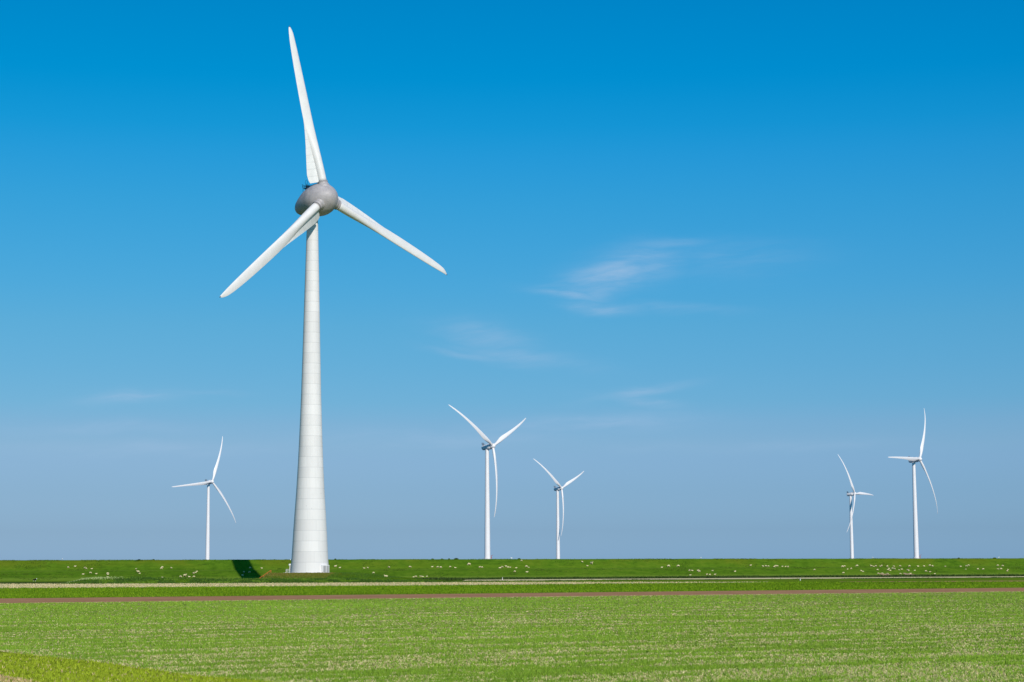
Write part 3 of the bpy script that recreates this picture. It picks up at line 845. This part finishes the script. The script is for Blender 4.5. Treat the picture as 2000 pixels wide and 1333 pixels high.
    MB().box((lx + 0.12, 0, 1.25), (0.3, 1.38, 2.3)).build('door', M_GREYP, d)
    cn = MB(); cn.box((lx + 0.02, -0.3, 2.95), (0.72, 1.5, 0.58)); cn.box((lx - 0.36, -0.3, 2.95), (0.05, 1.3, 0.44), mi=1); cn.build('entrance_canopy', [M_WHITE, M_DARK], root)
    cm = MB(); cm.box((lx + 0.25, -0.2, 4.72), (0.55, 0.3, 0.3)); cm.tube((lx + 0.3, -0.2, 4.7), (lx + 0.9, -0.2, 4.7), 0.06); cm.build('security_lamp', M_WHITE, root)
    ln = MB(); ln.box((lx - 0.85, 0, 0.16), (1.9, 2.2, 0.12)); ln.box((lx - 2.0, 0, 0.06), (0.5, 2.0, 0.12)); l = ln.build('entrance_landing', M_WHITE, root)
    for yy in (-1.05, 1.05):
        hr = MB()
        for zz_ in (0.75, 1.3): hr.tube((lx - 1.35, yy, zz_), (lx - 0.1, yy, zz_), 0.045)
        for xx in (lx - 1.35, lx - 0.7): hr.tube((xx, yy, 0.2), (xx, yy, 1.3), 0.045)
        hr.build('handrail', M_WHITE, l)
    return root


big_turbine()

# distant offshore turbines
FT = [  # hub pixel, depth, yaw, azimuth, label
    (414.3, 941.3, 2060, 50.8, 22.9, 'small white turbine at far left with one blade almost level'),
    (962.6, 871.6, 1480, 52.0, 62.8, 'white turbine at centre with three blades, taller of the middle two'),
    (1096.8, 954.0, 2195, 51.5, 66.4, 'smaller white turbine just right of the centre one'),
    (1669.3, 964.6, 2350, 52.5, 90.6, 'smallest white turbine at right with a blade crossing its tower'),
    (1796.0, 897.2, 1690, 52.1, 29.9, 'white turbine nearest the right edge, taller of the right two'),
]
fbend = lambda r: 4.4 * (r / 55) - 6.1 * (r / 55) ** 2 + 0.9 * math.sin(math.pi * r / 55) - 0.9 * max(0, (r - 40) / 15) ** 2
ftab = [(1.6, 2.0, 1, 1, 20), (4, 2.0, 0.9, 0.95, 20), (7, 2.7, 0.6, 0.5, 18), (11, 3.5, 0.38, 0.1, 14), (14, 3.5, 0.3, 0, 11), (20, 3.0, 0.26, 0, 8), (28, 2.4, 0.22, 0, 6), (36, 1.9, 0.2, 0, 4.5), (44, 1.45, 0.18, 0, 3.5), (50, 1.1, 0.18, 0, 3), (53.5, 0.8, 0.18, 0, 3), (55, 0.35, 0.2, 0, 3)]
F_BLADE = blade_mesh('blade', interp_st(ftab, list(np.arange(1.6, 54, 1.0)) + [54.2, 54.7, 55.0]), M_WHITE, fbend, 24)
F_HUB = MB().lathe((0, 0, 0), (0, 0, 1), [(-1.7, 1.75), (-1.2, 2.0), (0, 2.05), (0.8, 1.9), (1.5, 1.5), (2.0, 0.9), (2.25, 0.3), (2.3, 0.0)], 32).mesh('hub', M_WHITE)
nb_ = MB().lathe((0, 0, 0), (0, 0, 1), [(-1.75, 2.05), (-2.3, 2.3), (-4.2, 2.32), (-4.3, 2.1), (-9.4, 1.95), (-10.0, 1.7), (-10.25, 1.0), (-10.3, 0)][::-1], 32)
F_NAC = nb_.mesh('nacelle', M_WHITE); F_NAC.set_sharp_from_angle(angle=R_(40))
ck = MB()
for s in (-1, 1): ck.box((s * 1.2, 2.9, -9.5), (0.18, 2.0, 0.18)); ck.box((s * 1.2, 2.4, -8.3), (0.14, 1.2, 0.14))
for k in range(4): ck.box((0, 2.25 + k * 0.5, -9.5), (2.6, 0.24, 0.5))
ck.box((0, 2.1, -8.8), (2.4, 0.15, 1.8))
F_COOL = ck.mesh('roof_cooler', M_STEEL, False)
F_TOWER = {}


def far_turbine(px, py, dep, yaw, azm, label):
    hubw = at(px, py, dep); yaw = R_(yaw); tilt = R_(6.0); n, h, v = rotor_frame(yaw, tilt)
    nh = Vector((n.x, n.y, 0)).normalized()
    base = Vector((hubw.x - nh.x * 5.7, hubw.y - nh.y * 5.7, -0.9))
    root = empty('wind_turbine', base); tag(root, label, 'wind turbine', 'white offshore turbines behind the dike')
    hub = hubw - base; ht = hub.z - 0.5 - 1.9
    tw = MB().lathe((0, 0, 0), (0, 0, 1), [(0, 2.55), (13.0, 2.5), (13.05, 2.28), (30, 2.15), (ht * 0.6, 1.8), (ht, 1.38)], 40).build('tower', M_WHITE, root, ang=30)
    pf = MB(); pf.lathe((0, 0, 11.6), (0, 0, 1), [(0, 3.6), (0.25, 3.6)], 32); plat = pf.build('platform', M_GREYP, root)
    rl = MB()
    for k in range(16):
        a = 2 * math.pi * k / 16; p = Vector((3.5 * math.cos(a), 3.5 * math.sin(a), 11.85)); a2 = 2 * math.pi * (k + 1) / 16; q = Vector((3.5 * math.cos(a2), 3.5 * math.sin(a2), 11.85))
        rl.tube(p, p + Vector((0, 0, 1.1)), 0.04, 5)
        for zz_ in (0.55, 1.1): rl.tube(p + Vector((0, 0, zz_)), q + Vector((0, 0, zz_)), 0.04, 5)
    rl.build('guard_rail', M_GREYP, plat)
    cr_ = MB(); cr_.tube((3.0, -0.6, 11.85), (3.0, -0.6, 15.0), 0.16); cr_.tube((3.0, -0.6, 14.9), (4.4, -0.6, 15.3), 0.12); cr_.box((3.0, -0.6, 13.3), (0.7, 0.7, 0.9)); cr_.build('davit_crane', M_RED, plat)
    # nacelle, hub: local Z = rotor axis, Y = up
    M = Matrix.Identity(4); M.col[0][:3] = v.cross(n); M.col[1][:3] = v; M.col[2][:3] = n; M.col[3][:3] = hub
    nc = link(bpy.data.objects.new('nacelle', F_NAC), root); nc.matrix_basis = M
    link(bpy.data.objects.new('roof_cooler', F_COOL), nc)
    hb = link(bpy.data.objects.new('hub', F_HUB), root); hb.matrix_basis = M
    for k in range(3):
        bl = link(bpy.data.objects.new('blade', F_BLADE), root); bl.matrix_basis = blade_matrix(n, h, v, R_(azm) + k * 2 * math.pi / 3, hub)
    return root


for t in FT: far_turbine(*t)

# ------------------------------------------------------------------ orange stair beside the mound
def stair():
    a = Vector((-90.0, 689.0, float(mound_z(-90.0, 689)))); b_ = Vector((-86.0, 689.0, TZ))
    root = empty('garden_stair', (a.x, a.y, a.z)); tag(root, 'orange wooden stair rails climbing the mound left of the tower', 'stair')
    A = Vector((0, 0, 0.1)); B = b_ - a + Vector((0, 0, 0.05))
    st = MB()
    for k in range(8):
        t = (k + 0.5) / 8; p = A.lerp(B, t); st.box(p, (0.36, 1.3, 0.08))
    st.build('step', M_ORANGE, root)
    for yy in (-0.65, 0.65):
        s = MB(); O = Vector((0, yy, 0)); s.tube(A + O, B + O, 0.12, 6); s.build('stringer', M_ORANGE, root)
        r = MB()
        r.tube(A + O + Vector((0, 0, 0.95)), B + O + Vector((0, 0, 0.95)), 0.1, 6)
        for t in (0.02, 0.35, 0.68, 0.98): p = A.lerp(B, t) + O; r.tube(p, p + Vector((0, 0, 0.95)), 0.07, 6)
        r.build('handrail', M_ORANGE, root)


stair()


# ------------------------------------------------------------------ sheep
def skin_mesh(name, verts, edges, radii, mats, pick, sub=1):
    me = bpy.data.meshes.new(name + '_skeleton'); me.from_pydata(verts, edges, [])
    o = bpy.data.objects.new(name + '_skeleton', me); COL.objects.link(o)
    md = o.modifiers.new('s', 'SKIN'); me.skin_vertices[0].data.foreach_get
    for i, r in enumerate(radii): me.skin_vertices[0].data[i].radius = (r, r) if not isinstance(r, tuple) else r
    me.skin_vertices[0].data[0].use_root = True
    ss = o.modifiers.new('u', 'SUBSURF'); ss.levels = sub; ss.render_levels = sub
    dg = bpy.context.evaluated_depsgraph_get()
    out = bpy.data.meshes.new_from_object(o.evaluated_get(dg)); out.name = name
    bpy.data.objects.remove(o); bpy.data.meshes.remove(me)
    out.materials.clear()
    for mt in mats: out.materials.append(mt)
    for p in out.polygons: p.material_index = pick(p.center); p.use_smooth = True
    return out


def sheep_mesh(name, pose, mats):
    # +X = head end; metres, hooves on z = 0
    lift = -0.42 if pose == 'lying' else 0.0
    B = 0.62 + lift
    v = [(0, 0, B), (0.32, 0, B + 0.02), (-0.30, 0, B + 0.02), (-0.50, 0, B - 0.02)]
    r = [0.285, 0.25, 0.275, 0.14]
    e = [(0, 1), (0, 2), (2, 3)]
    if pose == 'graze': nk = [(0.52, 0, B - 0.04), (0.66, 0, 0.30), (0.74, 0, 0.13), (0.80, 0, 0.05)]
    elif pose == 'lying': nk = [(0.50, 0, B + 0.14), (0.58, 0, B + 0.32), (0.68, 0, B + 0.34), (0.80, 0, B + 0.27)]
    else: nk = [(0.50, 0, B + 0.14), (0.60, 0, B + 0.32), (0.70, 0, B + 0.36), (0.84, 0, B + 0.28)]
    k = len(v); v += nk; r += [0.17, 0.11, 0.10, 0.06]; e += [(1, k), (k, k + 1), (k + 1, k + 2), (k + 2, k + 3)]
    # ears
    h = nk[2]
    for s in (-1, 1):
        k = len(v); v.append((h[0] - 0.06, s * 0.16, h[2] + 0.04)); r.append(0.035); e.append((k - (1 if s == -1 else 2) - 1, k))
    # tail
    k = len(v); v.append((-0.60, 0, B - 0.16)); r.append(0.05); e.append((3, k))
    if pose != 'lying':
        for sx, parent in ((1, 1), (-1, 2)):
            for s in (-1, 1):
                k = len(v)
                if sx == 1:
                    v += [(0.33, s * 0.13, 0.42), (0.34, s * 0.13, 0.22), (0.34, s * 0.13, 0.02)]
                else:
                    v += [(-0.30, s * 0.14, 0.44), (-0.42, s * 0.14, 0.25), (-0.38, s * 0.14, 0.02)]
                r += [0.09, 0.05, 0.04]; e += [(parent, k), (k, k + 1), (k + 1, k + 2)]
    else:
        for s in (-1, 1):
            k = len(v); v += [(0.36, s * 0.2, 0.10), (0.58, s * 0.16, 0.06)]; r += [0.09, 0.045]; e += [(1, k), (k, k + 1)]
    hx = nk[1]
    def pick(c):
        if (c.x > hx[0] - 0.01 and abs(c.z - hx[2]) < 0.45 and c.x > 0.57): return 1
        if pose != 'lying' and c.z < 0.30: return 1
        return 0
    return skin_mesh(name, v, e, r, mats, pick)


SH = {p: sheep_mesh('sheep_' + p, p, [M_WOOL, M_FACE]) for p in ('graze', 'stand', 'lying')}
ORD = ['leftmost', 'second from left', 'third from left', 'fourth from left', 'fifth from left', 'sixth from left', 'seventh from left', 'eighth from left', 'ninth from left', 'tenth from left']
NUM = ['', '', 'two', 'three', 'four', 'five', 'six', 'seven', 'eight', 'nine', 'ten']
CL = [  # phrase, [(px, py[, size])]
    ('high on the dike slope at far left', [(132.9, 1108.4), (146.5, 1106, 1.3), (165.2, 1109.7), (168.9, 1111.4), (179, 1110.7)]),
    ('above the pale tall grass at left', [(162, 1121.2, 1.2), (176.4, 1119.3), (187.8, 1120.4)]),
    ('|in the small column right of the pale grass', [(210.2, 1120.5), (210.6, 1122.8), (210.5, 1126.8)]),
    ('below the dark tussocks on the crest at left', [(265.5, 1110.8), (269.8, 1117.8, 1.4), (272.6, 1119.7)]),
    ('on the upper slope left of the leftmost turbine', [(315.4, 1110.9), (317, 1108.6, 1.1), (334.9, 1110)]),
    ('on midslope below left of the leftmost turbine', [(377.5, 1120.1), (382.1, 1118), (384.1, 1115.9)]),
    ('just behind the grassy bank below the leftmost turbine', [(317.5, 1127.6), (352.6, 1126.9), (361, 1125.4, 1.5), (369.8, 1126.4, 1.2), (378.9, 1126.9)]),
    ('standing inside the dark tower shadow', [(476, 1117.8), (487.5, 1117.8), (488.4, 1109.6)]),
    ("immediately right of the big tower's base", [(655, 1107.3, 1.2), (663.5, 1108.5)]),
    ('on the upper slope right of the grassy mound', [(711.4, 1109.4), (718.4, 1109.8)]),
    ('in the upper row left of the middle turbine', [(759.4, 1108.4), (800.5, 1107.9), (844, 1107, 1.1), (855, 1108), (860.6, 1108.8), (879.3, 1107.6), (889.4, 1108.8)]),
    ('directly below the middle turbine tower', [(936.8, 1108.4), (941.3, 1108.5)]),
    ('in the row right of the middle turbine tower', [(976.3, 1109.1, 1.3), (980.6, 1108), (988.4, 1107), (991.9, 1107.5), (995.9, 1107.8)]),
    ('in upper row between the two middle turbines', [(1008, 1108.8), (1028.3, 1107.1), (1032.5, 1108)]),
    ('lower on the slope between the two middle turbines', [(1005.6, 1116.9), (1028.9, 1117, 1.2)]),
    ('in the lowest row where the road begins', [(807.6, 1126.6), (812.1, 1126.6), (821.6, 1125.5), (825.6, 1126.1), (833.5, 1125.5)]),
    ('high on the slope right of the middle turbines', [(1137.4, 1098.1), (1147.5, 1105), (1155.4, 1101.6, 1.5)]),
    ('in upper row of the wide gap between turbines', [(1292.4, 1107.9), (1305.6, 1106.8, 1.5), (1325, 1106.4, 1.2)]),
    ('on midslope in the wide gap between turbines', [(1346.9, 1114.5), (1352.3, 1114.1), (1363.1, 1115), (1366.3, 1116.5), (1391.4, 1114.3)]),
    ('near the dike foot in the wide turbine gap', [(1348.1, 1122.9), (1380.4, 1122.6), (1386.3, 1123.1), (1396.3, 1123.1)]),
    ('in the long upper row left of right turbines', [(1466, 1105), (1490.5, 1106.8), (1496, 1106.4), (1501, 1106.5), (1512, 1107.5), (1514.8, 1106), (1518.4, 1106.6), (1527.9, 1106), (1534.1, 1106.3), (1539.5, 1107.3)]),
    ('in the upper row under the smaller right turbine', [(1646, 1107.5, 1.2), (1649.8, 1106.4), (1674.1, 1106, 1.3)]),
    ('on midslope under the smaller right turbine', [(1655.3, 1111.3), (1662.4, 1111), (1682.2, 1114.2), (1685.5, 1115.9)]),
    ('in the upper row between the two right turbines', [(1702, 1106.3, 1.3), (1706.9, 1105.9), (1710.6, 1105.9), (1719.1, 1105.5), (1722.3, 1105.1), (1732.9, 1106.6), (1745.4, 1106.6), (1757.8, 1106.1), (1776.4, 1106.1)]),
    ('on midslope between the two right turbines', [(1713.9, 1113.4), (1734.6, 1113.6), (1736.4, 1110), (1739, 1113.8), (1743.1, 1110.6), (1746.9, 1111.5), (1756.3, 1112.8), (1761.5, 1111.5), (1772.5, 1113.8), (1775.1, 1114.9)]),
    ('beside the bare sandy patches at the dike foot', [(1715.6, 1120.6), (1723.1, 1120.8), (1733.3, 1121.6), (1758.5, 1121.2), (1778, 1119.8)]),
    ('in upper row right of the rightmost turbine', [(1793.3, 1105.9, 1.2), (1805.1, 1106.5), (1816.3, 1104.8), (1821.1, 1106), (1846, 1105.8)]),
    ('in a descending line below the rightmost turbine', [(1786.3, 1113.8), (1808.4, 1115.9), (1816.4, 1117.6), (1825.5, 1120.2)]),
    ('in the upper row near the right edge', [(1876.6, 1105.9), (1887.3, 1105.9), (1891.9, 1105), (1948.5, 1104.9), (1958.1, 1105.5)]),
    ('on midslope near the right edge', [(1885.8, 1111.5), (1909.8, 1111.9), (1920.6, 1112), (1948.8, 1111.9), (1955.4, 1111.6), (1968.8, 1112.3)]),
]
SINGLE = [
    (473.5, 1123.5, 1.4, 'large cream sheep at the left edge of the tower shadow'),
    (205, 1127.6, 0.7, 'lamb at the bank top beside the small column of sheep'),
    (511.5, 1109.6, 1.0, 'lone cream sheep just right of the dark tower shadow'),
    (729.8, 1119.3, 1.0, 'lone cream sheep on midslope right of the grassy mound'),
    (754, 1125.4, 1.4, 'large cream sheep at the dike foot right of the mound'),
    (916.3, 1103.3, 1.4, 'large cream sheep high up left of the middle turbine tower'),
    (1018.9, 1095.3, 0.9, 'small cream sheep just under the crest between the middle turbines'),
    (1435.4, 1115.8, 1.2, 'lone cream sheep on midslope where the wide turbine gap ends'),
    (1591.1, 1113, 0.8, 'lone small cream sheep on midslope left of the right turbines'),
    (1647.6, 1119.5, 1.0, 'lone cream sheep low on the slope below the smaller right turbine'),
    (1967.3, 1115.6, 1.0, 'lowest cream sheep on the slope near the right edge'),
]


def put_sheep(px, py, size, label, mesh=None, name='sheep', facing=None):
    pose = random.choices(['graze', 'stand', 'lying'], [0.48, 0.12, 0.40])[0]
    o = link(bpy.data.objects.new(name, mesh or SH[pose]))
    o.location = surf(px, py + 1.6); o.location.z += 0.03
    a = random.choice([0, math.pi]) + random.uniform(-0.8, 0.8) if facing is None else facing
    o.rotation_euler = (0, 0, a); k = 0.76 * size * random.uniform(0.9, 1.08); o.scale = (k, k, k)
    return tag(o, label, 'sheep', 'sheep grazing on the dike')


for phrase, pts in CL:
    v_ = phrase.startswith('|'); phrase = phrase.lstrip('|')
    pts = sorted(pts, key=lambda p: p[1] if v_ else p[0])
    for i, p in enumerate(pts):
        o_ = ['topmost', 'middle one', 'lowest'][i] if v_ else ORD[i]
        put_sheep(p[0], p[1], p[2] if len(p) > 2 else 1.0, '%s of %s sheep %s' % (o_, NUM[len(pts)], phrase))
for px, py, sz, lab in SINGLE: put_sheep(px, py, sz, lab)
bs = sheep_mesh('black_sheep', 'stand', [M_BLACK, M_FEATHER])
put_sheep(67.5, 1134.6, 1.5, 'black sheep with a white face beside the dark ditch at left', bs, 'sheep', 0.2)

# ------------------------------------------------------------------ small things on the crest and road
def gull_mesh():
    v = [(0, 0, 0.26), (0.14, 0, 0.28), (-0.16, 0, 0.24), (-0.30, 0, 0.22), (0.20, 0, 0.40), (0.30, 0, 0.40), (0.0, 0.05, 0.02), (0.0, -0.05, 0.02)]
    e = [(0, 1), (0, 2), (2, 3), (1, 4), (4, 5), (0, 6), (0, 7)]
    return skin_mesh('gull', v, e, [0.12, 0.10, 0.09, 0.03, 0.06, 0.02, 0.012, 0.012], [M_FEATHER], lambda c: 0)


GM = gull_mesh()
for px, lab in ((121.9, 'white bird on the dike crest at far left'), (999, 'white bird on the crest right of the middle turbine'),
                (1369, 'upright white bird on the crest in the wide turbine gap'), (1704.5, 'white bird on the crest between the right turbines'),
                (1950.6, 'white bird on the crest near the right edge')):
    f = 780.0
    for _ in range(4): X = ray(px, 1092).x * (f + 23.5); f = float(dike_foot(X))
    o = link(bpy.data.objects.new('gull', GM)); o.location = (X, f + 23.5, float(dike_z(X, f + 23.5)) + 0.1); o.scale = (1.5,) * 3; o.rotation_euler = (0, 0, random.uniform(0, 6))
    tag(o, lab, 'bird', 'white birds on the dike crest')


def shrub(px, w, hgt, lab):
    f = 768.0
    for _ in range(3): X = ray(px, 1092).x * f; f = float(dike_foot(X)) + 22.4
    root = bpy.data.objects.new('shrub', None)
    k = int(260 * w); mb = MB()
    for i in range(k):
        a = random.uniform(0, 2 * math.pi); rr = math.sqrt(random.random()); c = Vector((rr * w * math.cos(a), rr * 0.7 * w * math.sin(a), 0))
        c.z = random.random() ** 0.7 * hgt * math.sqrt(max(0.05, 1 - rr * rr)) * random.uniform(0.7, 1.1)
        d1 = Vector((random.gauss(0, 1), random.gauss(0, 1), random.gauss(0, 1))).normalized() * 0.13; d2 = d1.orthogonal().normalized() * 0.08
        mb.add([c - d1, c + d2, c + d1, c - d2], [(0, 1, 2, 3)])
    for i in range(5): mb.tube((0, 0, -0.1), (random.uniform(-1, 1) * w * 0.6, random.uniform(-1, 1) * w * 0.4, hgt * 0.6), 0.03, 5)
    bpy.data.objects.remove(root)
    o = mb.build('shrub', M_BUSH); o.location = (X, f, float(dike_z(X, f)))
    tag(o, lab, 'shrub', 'low shrubs on the dike crest')


for a in ((891, 1.0, 0.55, 'low dark shrub on the crest left of the middle turbine, largest of its row'),
          (877, 0.4, 0.35, 'tiny dark shrub on the crest just left of the largest shrub'),
          (863, 0.4, 0.3, 'tiny dark shrub on the crest second left of the largest'),
          (845, 0.55, 0.3, 'small flat shrub on the crest, leftmost before the middle turbine'),
          (1014, 0.6, 0.4, 'small dark shrub on the crest between the middle turbines'),
          (655, 0.45, 0.35, "small dark shrub on the crest right of the big tower's base"),
          (272, 0.6, 0.3, 'flat dark shrub on the crest at left, left of its pair'),
          (300, 0.5, 0.3, 'flat dark shrub on the crest at left, right of its pair'),
          (1873, 0.5, 0.4, 'small dark shrub on the crest right of the rightmost turbine'),
          (1943, 0.8, 0.45, 'wide dark shrub on the crest beside the right white bird')):
    shrub(*a)

for px, py, hgt, nm, lab, mt in ((981.4, 1133.4, 1.0, 'marker_post', 'white marker post at the road edge below the middle turbine', M_WHITE),
                                 (1563, 1134.3, 0.8, 'marker_post', 'white marker post in the grass left of the right turbines', M_WHITE)):
    p = G(px, py); mb = MB(); mb.lathe((0, 0, 0), (0, 0, 1), [(0, 0.11), (hgt * 0.95, 0.10), (hgt, 0.05)], 10); mb.lathe((0, 0, hgt * 0.7), (0, 0, 1), [(0, 0.115), (0.12, 0.113)], 10, mi=1)
    o = mb.build(nm, [mt, M_DARK]); o.location = p; tag(o, lab, 'post')
f = 840.0; X = ray(1994, 1091).x * 870
mb = MB(); mb.tube((0, 0, -0.2), (0, 0, 1.4), 0.06); mb.tube((0.6, 0, -0.2), (0.6, 0, 1.0), 0.05); mb.tube((0, 0, 0.9), (0.6, 0, 0.9), 0.04)
o = mb.build('fence_post', M_DARK); yy = float(dike_foot(X)) + 23; o.location = (X, yy, float(dike_z(X, yy))); tag(o, 'thin dark posts on the dike crest at the right edge', 'post')
